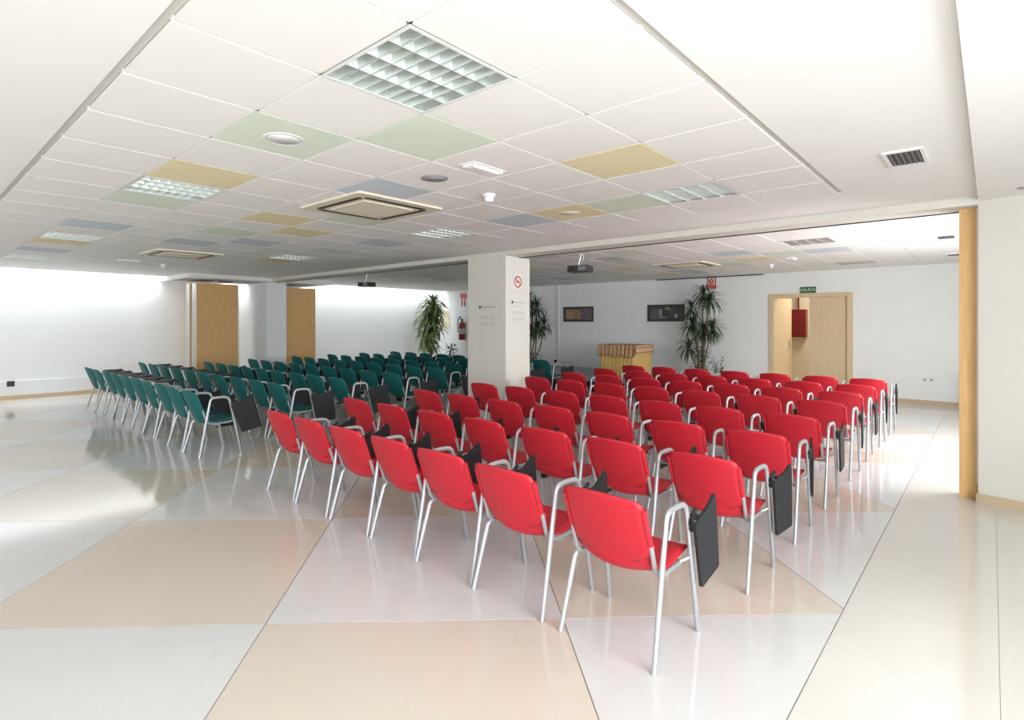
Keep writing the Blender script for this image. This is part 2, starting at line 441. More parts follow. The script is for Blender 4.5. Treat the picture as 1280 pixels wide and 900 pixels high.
cr.box(-5.35, -0.45, YB + 0.15, 15.45, 2.7, 2.8); cr.box(-5.35, -0.45, YB, 15.45, -0.12, 0.0)
struct(cr.build('wall_corridor', M['corr']), 'cream corridor walls seen through the open door leaf', 'wall')
area('corridor_lamp', (-2.6, 14.4, 2.68), (0, 0, 0), 0.6, 0.6, 26, (1.0, 0.95, 0.85))
wf = MB(); wf.box(XL - 0.15, -11.5, YF - 0.15, YF, 0, 3.36); wf.box(-2.5, XR + 0.15, YF - 0.15, YF, 0, 3.36); wf.box(-11.5, -2.5, YF - 0.15, YF, 0, 0.55); wf.box(-11.5, -2.5, YF - 0.15, YF, 2.45, 3.36)
struct(wf.build('wall_front', M['wall']), 'white wall with an added band of windows behind the camera', 'wall')  # the opening is there for the added window band
wr = MB(); wr.box(XR, XR + 0.15, YF, -2.6, 0, 2.8); wr.box(XR, XR + 0.15, 2.6, 6.6, 0, 2.8); wr.box(XR, XR + 0.15, -2.6, 2.6, 0, 0.4); wr.box(XR, XR + 0.15, -2.6, 2.6, 2.5, 2.8)
struct(wr.build('wall_right', M['wall']), 'white right wall with the long window beside the near chairs', 'wall')
wr2 = MB(); wr2.box(XR2, XR2 + 0.15, 6.75, 7.1, 0, 2.8); wr2.box(XR2, XR2 + 0.15, 9.9, YB, 0, 2.8); wr2.box(XR2, XR2 + 0.15, 7.1, 9.9, 0, 0.4); wr2.box(XR2, XR2 + 0.15, 7.1, 9.9, 2.5, 2.8)
struct(wr2.build('wall_right', M['wall']), 'white right wall with the window beyond the wooden post', 'wall')
pier = MB().prism([(-0.085, 6.42), (0.60, 6.256), (XR + 0.1, 6.256), (XR + 0.1, 6.75), (-0.085, 6.75)], 0, HC + 0.1).build('wall_pier', M['pier'])
struct(pier, 'off-white wall pier at the right edge behind the wooden post', 'wall')

def window(n, axis, at_, lo, hi, z0, z1, count, label):
    """axis 'x': pane plane at x=at_, running along y; axis 'y': plane at y=at_, running along x"""
    w = thing('window_%d' % n, (at_ if axis == 'x' else (lo + hi) / 2, (lo + hi) / 2 if axis == 'x' else at_, z0), label, 'window')
    w['kind'] = 'structure'
    ox_, oy_ = w.location.x, w.location.y
    def bx(b, a0, a1, c0, c1, d):
        if axis == 'x': b.box(at_ - ox_ - d, at_ - ox_ + d, a0 - oy_, a1 - oy_, c0 - z0, c1 - z0)
        else: b.box(a0 - ox_, a1 - ox_, at_ - oy_ - d, at_ - oy_ + d, c0 - z0, c1 - z0)
        return b
    f = MB(); bx(f, lo, hi, z0, z0 + 0.06, 0.035); bx(f, lo, hi, z1 - 0.06, z1, 0.035); bx(f, lo, lo + 0.06, z0 + 0.06, z1 - 0.06, 0.035); bx(f, hi - 0.06, hi, z0 + 0.06, z1 - 0.06, 0.035)
    f.build('window_frame', M['alu'], w)
    st = (hi - lo) / count
    for k in range(count):
        bx(MB(), lo + k * st + 0.03, lo + (k + 1) * st - 0.03, z0 + 0.06, z1 - 0.06, 0.004).build('pane', M['glass'], w)
        if k: bx(MB(), lo + k * st - 0.03, lo + k * st + 0.03, z0 + 0.06, z1 - 0.06, 0.03).build('mullion', M['alu'], w)
window(1, 'x', XR + 0.06, -2.6, 2.6, 0.4, 2.5, 4, 'long aluminium window in the right wall beside the near chairs')
window(2, 'x', XR2 + 0.06, 7.1, 9.9, 0.4, 2.5, 2, 'aluminium window in the right wall beyond the post')
window(3, 'y', YF - 0.06, -11.5, -2.5, 0.55, 2.45, 6, 'added aluminium window band in the unseen wall behind the camera')  # unseen window band, put in so fill light can enter from behind

# skirtings
bb = MB(); bb.box(XL, DX0 - 0.06, YB - 0.015, YB, 0, 0.085); bb.box(DX1 + 0.06, XR2, YB - 0.015, YB, 0, 0.085)
struct(bb.build('baseboard_back', M['base']), 'tan skirting along the far white wall', 'baseboard')
struct(MB().box(XL + 0.035, XL + 0.05, YF, 6.36, 0, 0.085).build('baseboard_left', M['base']), 'tan skirting along the left white wall', 'baseboard')
d = Vector((0.685, -0.164, 0)).normalized(); nn = Vector((-0.164, -0.685, 0)).normalized() * 0.015
p0 = Vector((-0.085, 6.42, 0)); p1 = Vector((0.60, 6.256, 0))
bp = MB().prism([tuple((p0 + nn)[:2]), tuple((p1 + nn)[:2]), tuple(p1[:2]), tuple(p0[:2])], 0, 0.085)
bp.box(-0.10, -0.085, 6.41, 6.52, 0, 0.085)
struct(bp.build('baseboard_pier', M['base']), 'tan skirting at the foot of the right-hand pier', 'baseboard')

# column stub at the left end of the beam, ceiling pocket over the folded partitions
col = MB().box(XL, -13.0, 6.37, 6.893, 0, H2 + 0.1).build('pillar', M['wall'])
struct(col, 'white column stub between the two stacks of folded wooden partitions', 'pillar')
pk = MB().box(XL, -12.6, 4.45, 5.80, 2.545, HC).box(SLOT, -12.6, 5.80, 6.37, 2.545, HC).box(XL, -12.6, 6.893, 7.95, 2.545, H2)
pk = struct(pk.build('ceiling_pocket', M['plaster']), 'lowered white ceiling strip above the folded wooden partitions', 'ceiling')
for x in (-13.2, -13.5, -13.8): MB().box(x - 0.02, x + 0.02, 4.5, 6.3, 2.537, 2.545).build('partition_track', M['dark'], pk)

# ------------------------------------------------------------------ folding partitions
def partition(x_face, n, ya, yb, label):
    p = thing('folding_partition', ((2 * x_face - n * 0.115) / 2, (ya + yb) / 2, 0), label, 'partition', 'folded wooden partitions by the left wall')
    cx_, cy_ = p.location.x, p.location.y
    for k in range(n):
        x1 = x_face - k * 0.115 - cx_; x0_ = x1 - 0.098; off = 0.02 * ((k * 7) % 3 - 1) if k else 0
        pn = MB().box(x0_, x1, ya + 0.012 + off - cy_, yb - 0.012 + off - cy_, 0.02, 2.46).build('panel', M['wood'], p)
        MB().box(x0_ + 0.005, x1 - 0.005, ya + off - cy_, ya + 0.012 + off - cy_, 0.02, 2.46).build('edge_profile', M['alu'], pn)
        MB().box(x0_ + 0.005, x1 - 0.005, yb - 0.012 + off - cy_, yb + off - cy_, 0.02, 2.46).build('edge_profile', M['alu'], pn)
        MB().tube([((x0_ + x1) / 2, off, 2.46), ((x0_ + x1) / 2, off, 2.545)], 0.012, 6).build('hanger', M['alu'], p)
partition(-13.14, 6, 4.78, 5.745, 'stack of folded beech partition panels in front of the white column stub')
partition(-13.14, 6, 6.96, 7.80, 'stack of folded beech partition panels behind the white column stub')
post = thing('partition_post', (-0.15, 6.62, 0), 'tall beech post against the off-white pier at the right', 'post')
MB().box(-0.062, 0.064, -0.10, 0.06, 0.0, HB).build('post_body', M['wood'], post)
MB().box(0.02, 0.064, -0.112, -0.10, 0.03, 0.12).build('floor_catch', M['wood'], post)
MB().box(0.050, 0.064, -0.115, -0.10, 0.14, HB).build('edge_strip', M['cream'], post)

# ------------------------------------------------------------------ exit door
dr = thing('door_1', ((DX0 + DX1) / 2, YB, 0), 'double beech exit door, left leaf standing open, in the far wall', 'door'); dr['kind'] = 'structure'
dc = (DX0 + DX1) / 2
f = MB()
f.box(DX0 - 0.03 - dc, DX0 + 0.07 - dc, -0.02, 0.17, 0, DZ + 0.02); f.box(DX1 - 0.07 - dc, DX1 + 0.03 - dc, -0.02, 0.17, 0, DZ + 0.02); f.box(DX0 + 0.07 - dc, DX1 - 0.07 - dc, -0.02, 0.17, DZ - 0.06, DZ + 0.02)
f.build('door_frame', M['door'], dr)
lw = (DX1 - DX0 - 0.14) / 2
rl = MB().box(-lw + 0.002, 0, 0, 0.042, 0.01, DZ - 0.065).build('door_leaf', M['door'], dr); rl.location = (DX1 - 0.072 - dc, 0.03, 0)
gr = MB()
for z in (0.45, 0.9, 1.35, 1.75): gr.box(-lw + 0.01, -0.01, -0.001, 0.0, z, z + 0.004)
gr.build('groove', M['base'], rl)
ll = MB().box(0, lw - 0.004, 0, 0.042, 0.01, DZ - 0.065).build('door_leaf', M['door'], dr); ll.location = (DX0 + 0.072 - dc, 0.03, 0); ll.rotation_euler = (0, 0, math.radians(74))
hd = MB().box(lw - 0.11, lw - 0.07, -0.008, 0, 0.95, 1.17).tube([(lw - 0.09, -0.008, 1.08), (lw - 0.09, -0.05, 1.08), (lw - 0.20, -0.055, 1.08)], 0.010, 8)
hd.build('door_handle', M['steel'], ll)
hg = MB()
for z in (0.3, 1.05, 1.85): hg.tube([(0, -0.006, z), (0, -0.006, z + 0.09)], 0.009, 8)
hg.build('hinges', M['steel'], ll)

hc = thing('fire_hose_cabinet', (-3.43, 15.3, 1.21), 'dark red fire hose cabinet on the corridor wall in the open doorway', 'cabinet')
MB().box(-0.16, 0.16, -0.20, 0, 0, 0.67).build('cabinet_body', M['cabred'], hc)
MB().box(-0.14, 0.14, -0.212, -0.20, 0.03, 0.64).build('cabinet_door', M['cabred'], hc)
MB().tube([(-0.02, -0.08, 0.67), (-0.02, -0.08, 1.45)], 0.02, 8).build('supply_pipe', M['cabred'], hc)

# ------------------------------------------------------------------ chairs
def arc(c, r, a0, a1, n, plane):
    out = []
    for k in range(n + 1):
        a = a0 + (a1 - a0) * k / n; u, w = c[0] + r * math.cos(a), c[1] + r * math.sin(a); out.append(plane(u, w))
    return out
# chair stands on z=0, faces +y; rear feet at y=RY, right (armed) side at +x
RY = -0.24
HW = 0.212
def back_pt(u, v):
    x = (u * 2 - 1)
    z_lo = 0.412 + 0.075 * abs(x) ** 2.0
    z_hi = 0.770 - 0.016 * x * x
    t = v
    z = z_lo + (z_hi - z_lo) * t
    w = HW - 0.002
    rr = 0.034
    if z > z_hi - rr: w -= rr * (1 - math.sqrt(max(0, 1 - ((z - (z_hi - rr)) / rr) ** 2))) * 0.85
    zz = (z - 0.40) / 0.37
    y = 0.088 - 0.125 * zz + 0.03 * (1 - zz) ** 3
    y -= 0.036 * (1 - x * x)
    return (x * w, RY + y, z)
def sv(t):  # denser rows near the rounded top
    return t if t < 0.75 else 0.75 + 0.25 * (1 - (1 - (t - 0.75) / 0.25) ** 1.6)
def make_back():
    b = MB(); b.shell(lambda u, v: back_pt(u, sv(v)), 12, 12, 0.012)
    for s in (0, 1):
        pts = []
        for k in range(6):
            v = 0.20 + 0.66 * k / 5
            p = back_pt(s, v); pts.append((p[0] * 0.985, p[1] + 0.004, p[2]))
        b.tube(pts, 0.0155, 8)
    return b
SEATP = [(0.088, 0.455), (0.086, 0.430), (0.092, 0.402), (0.112, 0.378), (0.150, 0.366), (0.22, 0.370), (0.30, 0.385), (0.38, 0.402), (0.44, 0.412), (0.475, 0.408), (0.492, 0.392)]
def seat_pt(u, v):
    x = u * 2 - 1
    f_ = v * (len(SEATP) - 1); k = min(int(f_), len(SEATP) - 2); t = f_ - k
    y = SEATP[k][0] * (1 - t) + SEATP[k + 1][0] * t; z = SEATP[k][1] * (1 - t) + SEATP[k + 1][1] * t
    w = 0.210
    if v > 0.8: w -= 0.028 * ((v - 0.8) / 0.2) ** 2
    rear = max(0.0, 1 - v / 0.55)
    z += (0.014 + 0.066 * min(1, rear * 1.4)) * abs(x) ** 2.2 * (1 if v < 0.85 else 0.5)
    y -= 0.034 * (1 - x * x) * rear
    return (x * w, RY + y, z)
R = 0.0125
AX = 0.250
yz = lambda x: (lambda u, w: (x, RY + u, w))
rear_dir = Vector((0.125, 0.62))
def arm_paths():
    A0 = (0.0, 0.0); A1 = (0.112, 0.600)
    top = [(0.112, 0.600), (0.119, 0.640), (0.127, 0.661), (0.142, 0.675), (0.165, 0.681), (0.220, 0.683), (0.285, 0.680), (0.312, 0.672), (0.331, 0.656), (0.342, 0.632), (0.356, 0.575)]
    return A0, A1, top, (0.478, 0.0)
A0, A1, ATOP, AF = arm_paths()
def P3(x, p): return (x, RY + p[0], p[1])
ch = {}
ch['leg_ar'] = MB().tube([P3(AX, A0), P3(AX, (0.056, 0.30)), P3(AX, A1)], R, 8, ry=0.0155).mesh('leg', M['tube'])
ch['leg_af'] = MB().tube([P3(AX, AF), P3(AX, (0.420, 0.288)), P3(AX, ATOP[-1])], R, 8, ry=0.0155).mesh('leg', M['tube'])
ch['armrest'] = MB().tube([P3(AX, p) for p in ATOP], R, 8, ry=0.0155).mesh('armrest', M['tube'])
ch['leg_lr'] = MB().tube([(-0.248, RY, 0), (-0.237, RY + 0.056, 0.20), (-0.229, RY + 0.100, 0.355), (-0.226, RY + 0.118, 0.374), (-0.226, RY + 0.15, 0.378)], R, 8, ry=0.0155).mesh('leg', M['tube'])
ch['leg_lf'] = MB().tube([(-0.248, RY + 0.478, 0), (-0.237, RY + 0.432, 0.20), (-0.229, RY + 0.396, 0.355), (-0.226, RY + 0.378, 0.374), (-0.226, RY + 0.345, 0.378)], R, 8, ry=0.0155).mesh('leg', M['tube'])
def upright(s):
    b = MB()
    pb = [back_pt(1 if s > 0 else 0, v) for v in (0.22, 0.5)]
    pts = [(s * 0.214, RY + 0.34, 0.376), (s * 0.214, RY + 0.20, 0.373), (s * 0.214, RY + 0.125, 0.385), (s * 0.212, RY + 0.088, 0.42), (pb[0][0], pb[0][1] + 0.004, pb[0][2]), (pb[1][0], pb[1][1] + 0.004, pb[1][2])]
    return b.tube(pts, 0.0115, 8).mesh('back_upright', M['tube'])
ch['upr'] = upright(1); ch['upl'] = upright(-1)
fr = MB()
fr.tube([(0.214, RY + 0.22, 0.352), (-0.226, RY + 0.22, 0.352)], 0.010, 6).tube([(0.214, RY + 0.36, 0.372), (-0.226, RY + 0.36, 0.372)], 0.011, 6)
fr.tube([(0.214, RY + 0.14, 0.377), (AX, RY + 0.08, 0.40)], 0.010, 6).tube([(0.214, RY + 0.35, 0.380), (AX, RY + 0.398, 0.40)], 0.010, 6)
fr.tube([(-0.226, RY + 0.13, 0.375), (-0.226, RY + 0.36, 0.376)], 0.0125, 6)
ch['frame'] = fr.mesh('seat_frame', M['tube'])
def seat_mesh(k): return MB().shell(seat_pt, 8, 18, 0.013).mesh('seat', M[k])
for k in ('red', 'green'):
    ch['back_' + k] = make_back().mesh('backrest', M[k]); ch['seat_' + k] = seat_mesh(k)
# writing tablet: origin at the hinge on the front of the armrest; hangs in the local yz plane
TABO = [(0.0, -0.005), (0.06, 0.012), (0.12, 0.010), (0.20, 0.028), (0.255, 0.050), (0.272, 0.048), (0.282, 0.025), (0.285, -0.335), (0.272, -0.348), (0.045, -0.348), (0.032, -0.338), (-0.006, -0.03)]
tb = MB().slab([(0, p[0], p[1]) for p in TABO], (0.014, 0, 0)); ch['tablet'] = tb.mesh('writing_tablet', M['black'])
hb = MB().box(-0.016, 0.0, -0.01, 0.06, -0.045, 0.02).tube([(-0.028, 0.0, 0.0), (0.004, 0.02, 0.0)], 0.014, 8).tube([(-0.02, 0.03, 0.012), (-0.02, 0.09, 0.03)], 0.012, 6)
ch['hinge'] = hb.mesh('hinge', M['hinge'])
flat = MB().slab([(p[1] * 0.9 + 0.03, p[0] * 0.95 - 0.16, 0) for p in TABO], (0, 0, 0.014)); ch['tablet_flat'] = flat.mesh('writing_tablet', M['black'])

def chair(kind, x, y, rz, label, group, tab='side', tabrot=0.0, tilt=0.0):
    """x,y: middle of the chair on the floor"""
    t = thing('conference_chair', (x, y, 0), label, 'chair', group, rz)
    link('backrest', ch['back_' + kind], t); link('seat', ch['seat_' + kind], t)
    for k in ('leg_ar', 'leg_af', 'leg_lr', 'leg_lf'): link('leg', ch[k], t)
    link('armrest', ch['armrest'], t); link('back_upright', ch['upr'], t); link('back_upright', ch['upl'], t); link('seat_frame', ch['frame'], t)
    if tab == 'side':
        o = link('writing_tablet', ch['tablet'], t, (AX + 0.030, RY + 0.352, 0.586))
        o.rotation_euler = (tilt, 0, tabrot)
    else:
        o = link('writing_tablet', ch['tablet_flat'], t, (AX - 0.02, RY + 0.34, 0.692), 0)
    link('hinge', ch['hinge'], o)
    return t
ORD = {2: 'second', 3: 'third', 4: 'fourth', 5: 'fifth', 6: 'sixth', 7: 'seventh', 8: 'eighth', 9: 'ninth'}
ROWN = ['nearest', 'second', 'third', 'fourth', 'fifth', 'sixth', 'seventh', 'farthest']
def chair_label(kind, r, c, n):
    pos = 'at the right end' if c == 0 else 'at the left end' if c == n - 1 else '%s from the right' % ORD[c + 1]
    row = 'of the nearest row' if r == 0 else 'of the farthest row' if r == 7 else 'of the %s row' % ROWN[r]
    return ('red' if kind == 'red' else 'green') + ' plastic tablet-arm chair ' + pos + ' ' + row
RYS = [2.33, 3.38, 4.34, 5.36, 6.49, 7.49, 8.46, 9.47]
red1 = [(-1.085, 2.316), (-1.70, 2.33), (-2.24, 2.36), (-2.77, 2.385), (-3.32, 2.395), (-3.88, 2.405), (-4.42, 2.42)]
for c, (ax, ay) in enumerate(red1):
    chair('red', ax - AX, ay - RY, math.radians(-0.5 + random.uniform(-1, 1)), chair_label('red', 0, c, 7), 'red tablet-arm chairs', 'side', math.radians((2, 8, 11, 10, 12, 10, 9)[c]), math.radians(7))
for r in range(1, 8):
    for c in range(7):
        x = -1.265 - 0.6 * c + random.uniform(-0.012, 0.012); y = RYS[r] - RY + random.uniform(-0.015, 0.015)
        ang = random.uniform(-2, 12)
        if (r, c) == (2, 0): ang = 14
        if (r, c) == (1, 0): ang = -4
        chair('red', x, y, math.radians(random.uniform(-1.5, 1.5)), chair_label('red', r, c, 7), 'red tablet-arm chairs', 'side', math.radians(ang), math.radians(random.uniform(0, 8)))
GR = [(-6.845, 0.537, 10), (-6.86, 0.618, 10), (-6.94, 0.588, 9), (-6.97, 0.606, 9), (-7.15, 0.612, 9), (-7.12, 0.622, 9), (-7.10, 0.622, 9), (-7.05, 0.622, 9)]
for r, (x0_, p_, n_) in enumerate(GR):
    for c in range(n_):
        x = x0_ - p_ * c + random.uniform(-0.015, 0.015); y = RYS[r] + 0.12 - RY + 0.004 * c + random.uniform(-0.015, 0.015)
        tabk = 'flat' if (r in (0, 1) and c >= 4) else 'side'
        ang = (-52, -30, -30, -30, -20, -20, -30, -30)[r] if c == 0 else random.uniform(0, 10) if r == 0 else random.uniform(-9, 8)
        tl = 18 if (r, c) == (0, 0) else random.uniform(-2, 8)
        chair('green', x, y, math.radians(random.uniform(-1.5, 1.5)), chair_label('green', r, c, n_), 'green tablet-arm chairs', tabk, math.radians(ang), math.radians(tl))

# ------------------------------------------------------------------ ceiling fittings
def lamp_meshes():
    d = {}
    h = MB(); w = 0.297
    h.box(-w, w, -w, w, 0.085, 0.09)
    for sx in (-1, 1):
        h.box(min(sx * w, sx * (w - 0.012)), max(sx * w, sx * (w - 0.012)), -w, w, 0, 0.085); h.box(-w + 0.012, w - 0.012, min(sx * w, sx * (w - 0.012)), max(sx * w, sx * (w - 0.012)), 0, 0.085)
    d['housing'] = h.mesh('housing', M['louvre'])
    fr = MB(); o_, i_ = 0.2995, 0.284
    fr.box(-o_, o_, -o_, -i_, -0.003, 0.0); fr.box(-o_, o_, i_, o_, -0.003, 0.0); fr.box(-o_, -i_, -i_, i_, -0.003, 0.0); fr.box(i_, o_, -i_, i_, -0.003, 0.0)
    d['trim'] = fr.mesh('trim_frame', M['white'])
    L = w - 0.012
    d['long'] = MB().slab([(-0.016, -L, 0.056), (0.016, -L, 0.056), (0.003, -L, 0.004), (-0.003, -L, 0.004)], (0, 2 * L, 0)).mesh('louvre_rail', M['louvre'])
    d['cross'] = MB().slab([(-L, -0.016, 0.050), (-L, 0.016, 0.050), (-L, 0.002, 0.006), (-L, -0.002, 0.006)], (2 * L, 0, 0)).mesh('louvre_blade', M['louvre'])
    d['tube'] = MB().tube([(0, -L, 0.070), (0, L, 0.070)], 0.010, 8).mesh('fluorescent_tube', M['fluor'])
    return d
LM = lamp_meshes()
def lamp(x, y, z, label, rot=0.0):
    t = thing('ceiling_light', (x, y, z), label, 'ceiling light', 'square louvre ceiling lights', rot)
    link('housing', LM['housing'], t); link('trim_frame', LM['trim'], t)
    for k in range(-1, 2): link('louvre_rail', LM['long'], t, (k * 0.1425, 0, 0))
    for k in range(7): link('louvre_blade', LM['cross'], t, (0, -0.285 + 0.0713 * (k + 0.5) + 0.0356, 0))
    for k in (-1.5, -0.5, 0.5, 1.5): link('fluorescent_tube', LM['tube'], t, (k * 0.1425, 0, 0))
L1LAB = ['large square louvre light nearest the camera, at the top of the picture', 'square louvre light between the yellow and green tiles on the left', 'square louvre light right of the yellow tile, near the beam',
         'square louvre light left of the pillar, in front of the beam', 'square louvre light far back, left of centre, beside a yellow tile', 'square louvre light at the left beside a yellow tile, second from the left wall', 'square louvre light closest to the left wall, at the ceiling edge']
for (i, j), lb in zip(LAMPS1, L1LAB):
    x, y = cell1(i, j); lamp(x, y, HC, lb)
L2LAB = ['square louvre light beyond the beam at the right, above the open door', 'square louvre light beyond the beam just right of the projector', 'square louvre light close to the far wall above the exit door', 'square louvre light close to the far wall above the right plant',
         'square louvre light beyond the beam, hidden behind the pillar', 'square louvre light close to the far wall behind the pillar', 'square louvre light beyond the beam above the left green chairs', 'square louvre light close to the far wall above the left plant']
for (i, j), lb in zip(LAMPS2, L2LAB): lamp(GX - (j + 0.5) * T, y20 + (i + 0.5) * T, H2, lb)

def rrect(w, r, n=5):
    p = []
    for cx_, cy_, a in ((w - r, w - r, 0), (-w + r, w - r, PI / 2), (-w + r, -w + r, PI), (w - r, -w + r, 1.5 * PI)):
        for k in range(n + 1): p.append((cx_ + r * math.cos(a + k * PI / 2 / n), cy_ + r * math.sin(a + k * PI / 2 / n)))
    return p
def cassette(x, y, z, label):
    t = thing('air_conditioner', (x, y, z), label, 'air conditioner', 'ceiling cassette air conditioners')
    MB().prism(rrect(0.475, 0.03), -0.018, 0.0).build('panel', M['cream'], t)
    outer, inner = rrect(0.385, 0.09), rrect(0.335, 0.07)
    # dark outlet slots, one to each side, curving at the corners
    n = len(outer); q = n // 4
    for s_ in range(4):
        idx = [(s_ * q + 3 + k) % n for k in range(q)]
        b = MB(); vs = []; fs = []
        for k in idx: vs += [(outer[k][0], outer[k][1], -0.019), (inner[k][0], inner[k][1], -0.019), (inner[k][0], inner[k][1], -0.0205), (outer[k][0], outer[k][1], -0.0205)]
        for k in range(len(idx) - 1):
            a = 4 * k; fs += [(a, a + 4, a + 7, a + 3), (a + 3, a + 7, a + 6, a + 2), (a + 2, a + 6, a + 5, a + 1), (a + 1, a + 5, a + 4, a)]
        fs += [(0, 3, 2, 1), (4 * len(idx) - 4, 4 * len(idx) - 3, 4 * len(idx) - 2, 4 * len(idx) - 1)]
        b.add(vs, fs); b.build('air_slot', M['dark'], t)
    MB().prism(rrect(0.275, 0.015), -0.026, -0.018).build('intake_grille', M['cream'], t)
    g = MB()
    for k in range(-5, 6): g.box(-0.25, 0.25, k * 0.045 - 0.004, k * 0.045 + 0.004, -0.0272, -0.026)
    g.build('grille_slats', M['cream'], t)
cassette(GX - 3.5 * T, GY + 4.02 * T, HC, 'cream ceiling cassette air conditioner in front of the blue tile, nearest the camera')
cassette(GX - 11.9 * T, GY + 4.10 * T, HC, 'cream ceiling cassette air conditioner above the green chairs on the left')
cassette(GX - 3.5 * T, y20 + 5.5 * T, H2, 'cream ceiling cassette air conditioner beyond the beam above the red chairs')

def disc(name, x, y, z, r, m, label, cat):
    t = thing(name, (x, y, z), label, cat)
    MB().lathe([(0.0, -0.004), (r * 0.86, -0.004), (r * 0.86, -0.001)], n=24).build('speaker_grille', m, t)
    MB().lathe([(r * 0.86, -0.001), (r * 0.88, -0.006), (r * 0.97, -0.005), (r, 0.0)], n=24).build('speaker_rim', m, t)
x, y = cell1(1, 1); disc('ceiling_speaker', x, y - 0.0, HC, 0.115, M['white'], 'round white ceiling speaker in the mint green tile', 'speaker')
x, y = cell1(3, 1); disc('ceiling_speaker', x, y, HC, 0.105, M['spk'], 'round grey ceiling speaker in a white tile beside the blue tile', 'speaker')
x, y = cell1(6, 1); disc('ceiling_speaker', x, y, HC, 0.105, M['cream'], 'round cream ceiling speaker in the yellow tile near the beam', 'speaker')
def detector(x, y, z, label):
    t = thing('smoke_detector', (x, y, z), label, 'smoke detector')
    MB().lathe([(0.055, 0.0), (0.055, -0.018), (0.048, -0.024), (0.0, -0.024)], n=20).build('detector_base', M['white'], t)
    MB().lathe([(0.040, -0.024), (0.038, -0.055), (0.026, -0.066), (0.0, -0.066)], n=20).build('detector_head', M['white'], t)
detector(GX - 1.58 * T, GY + 4.61 * T, HC, 'white smoke detector on the near ceiling left of centre, right of the air conditioner')
detector(-11.2, 3.5, HC, 'small white smoke detector on the ceiling at the far left')
detector(-3.06, 11.45, H2, 'white smoke detector on the far ceiling above the exit door')
def emergency(x, y, z, label, rz=0.0):
    t = thing('emergency_light', (x, y, z), label, 'emergency light', None, rz)
    MB().box(-0.065, 0.065, -0.165, 0.165, -0.006, 0).build('back_plate', M['white'], t)
    MB().slab([(-0.045, -0.135, -0.006), (0.045, -0.135, -0.006), (0.030, -0.135, -0.026), (-0.030, -0.135, -0.026)], (0, 0.27, 0)).build('diffuser', M['signwhite'], t)
    for s in (-1, 1): MB().box(-0.052, 0.052, min(s * 0.135, s * 0.15), max(s * 0.135, s * 0.15), -0.022, -0.006).build('end_cap', M['white'], t)
emergency(GX - 0.75 * T, GY + 3.58 * T, HC, 'white emergency light box on the ceiling right of the grey speaker')
emergency(-10.8, 2.83, HC, 'white emergency light box on the ceiling far left, beside the second air conditioner')
emergency(-2.5, 10.56, H2, 'white emergency light box on the far ceiling above the exit door')
def vent(x, y, z, label, rz=0):
    t = thing('air_vent', (x, y, z), label, 'vent', None, rz)
    f = MB(); a, b = 0.105, 0.22
    f.box(-a, a, -b, -b + 0.03, -0.012, 0); f.box(-a, a, b - 0.03, b, -0.012, 0); f.box(-a, -a + 0.02, -b + 0.03, b - 0.03, -0.012, 0); f.box(a - 0.02, a, -b + 0.03, b - 0.03, -0.012, 0)
    f.build('vent_frame', M['white'], t)
    MB().box(-a + 0.02, a - 0.02, -b + 0.03, b - 0.03, -0.002, 0.0).build('vent_back', M['dark'], t)
    for k in range(6):
        x0_ = -0.07 + k * 0.028
        MB().slab([(x0_ - 0.004, -b + 0.03, -0.002), (x0_ - 0.001, -b + 0.03, -0.002), (x0_ + 0.007, -b + 0.03, -0.011), (x0_ + 0.004, -b + 0.03, -0.011)], (0, 2 * b - 0.06, 0)).build('slat', M['spk'], t)
vent(-0.41, 4.54, HC, 'grey slatted air vent in the plaster ceiling near the right edge')
vent(-0.43, 9.30, H2, 'slatted air vent in the far ceiling by the wooden post, the nearer of two')
vent(-0.44, 11.8, H2, 'slatted air vent in the far ceiling by the wooden post, the farther of two')
dl = thing('downlight', (0.20, 6.02, 2.60), 'small round recessed downlight in the ceiling by the right pier', 'downlight')
MB().lathe([(0.055, 0.0), (0.055, -0.008), (0.040, -0.008), (0.036, 0.0)], n=20).build('downlight_rim', M['steel'], dl)
MB().lathe([(0.036, -0.001), (0.0, -0.003)], n=20).build('lens', M['fluor'], dl)

def projector(x, y, z, rz, label):
    t = thing('projector', (x, y, z), label, 'projector', 'ceiling projectors', rz)
    MB().lathe([(0.05, 0), (0.05, -0.015), (0.0, -0.015)], n=16).build('ceiling_plate', M['white'], t)
    MB().tube([(0, 0, -0.01), (0, 0, -0.06), (-0.03, 0, -0.15), (-0.03, 0, -0.185)], 0.013, 8).build('mount_arm', M['alu'], t)
    MB().tube([(0.05, 0.02, -0.01), (0.04, 0.03, -0.10), (-0.05, 0.06, -0.20)], 0.005, 6).build('cable', M['white'], t)
    bd = MB().box(-0.17, 0.17, -0.12, 0.12, -0.285, -0.185).build('projector_body', M['paint_d'], t)
    MB().tube([(-0.09, -0.12, -0.235), (-0.09, -0.145, -0.235)], 0.035, 12).build('lens', M['hinge'], bd)
    g = MB()
    for k in range(5): g.box(0.02 + k * 0.028, 0.036 + k * 0.028, -0.122, -0.12, -0.27, -0.20)
    g.build('vent_slots', M['spk'], bd)
projector(-4.86, 7.66, H2, math.radians(8), 'dark projector hanging under the ceiling right of the pillar')
projector(-10.4, 7.47, H2, math.radians(8), 'dark projector hanging under the ceiling left of the pillar')

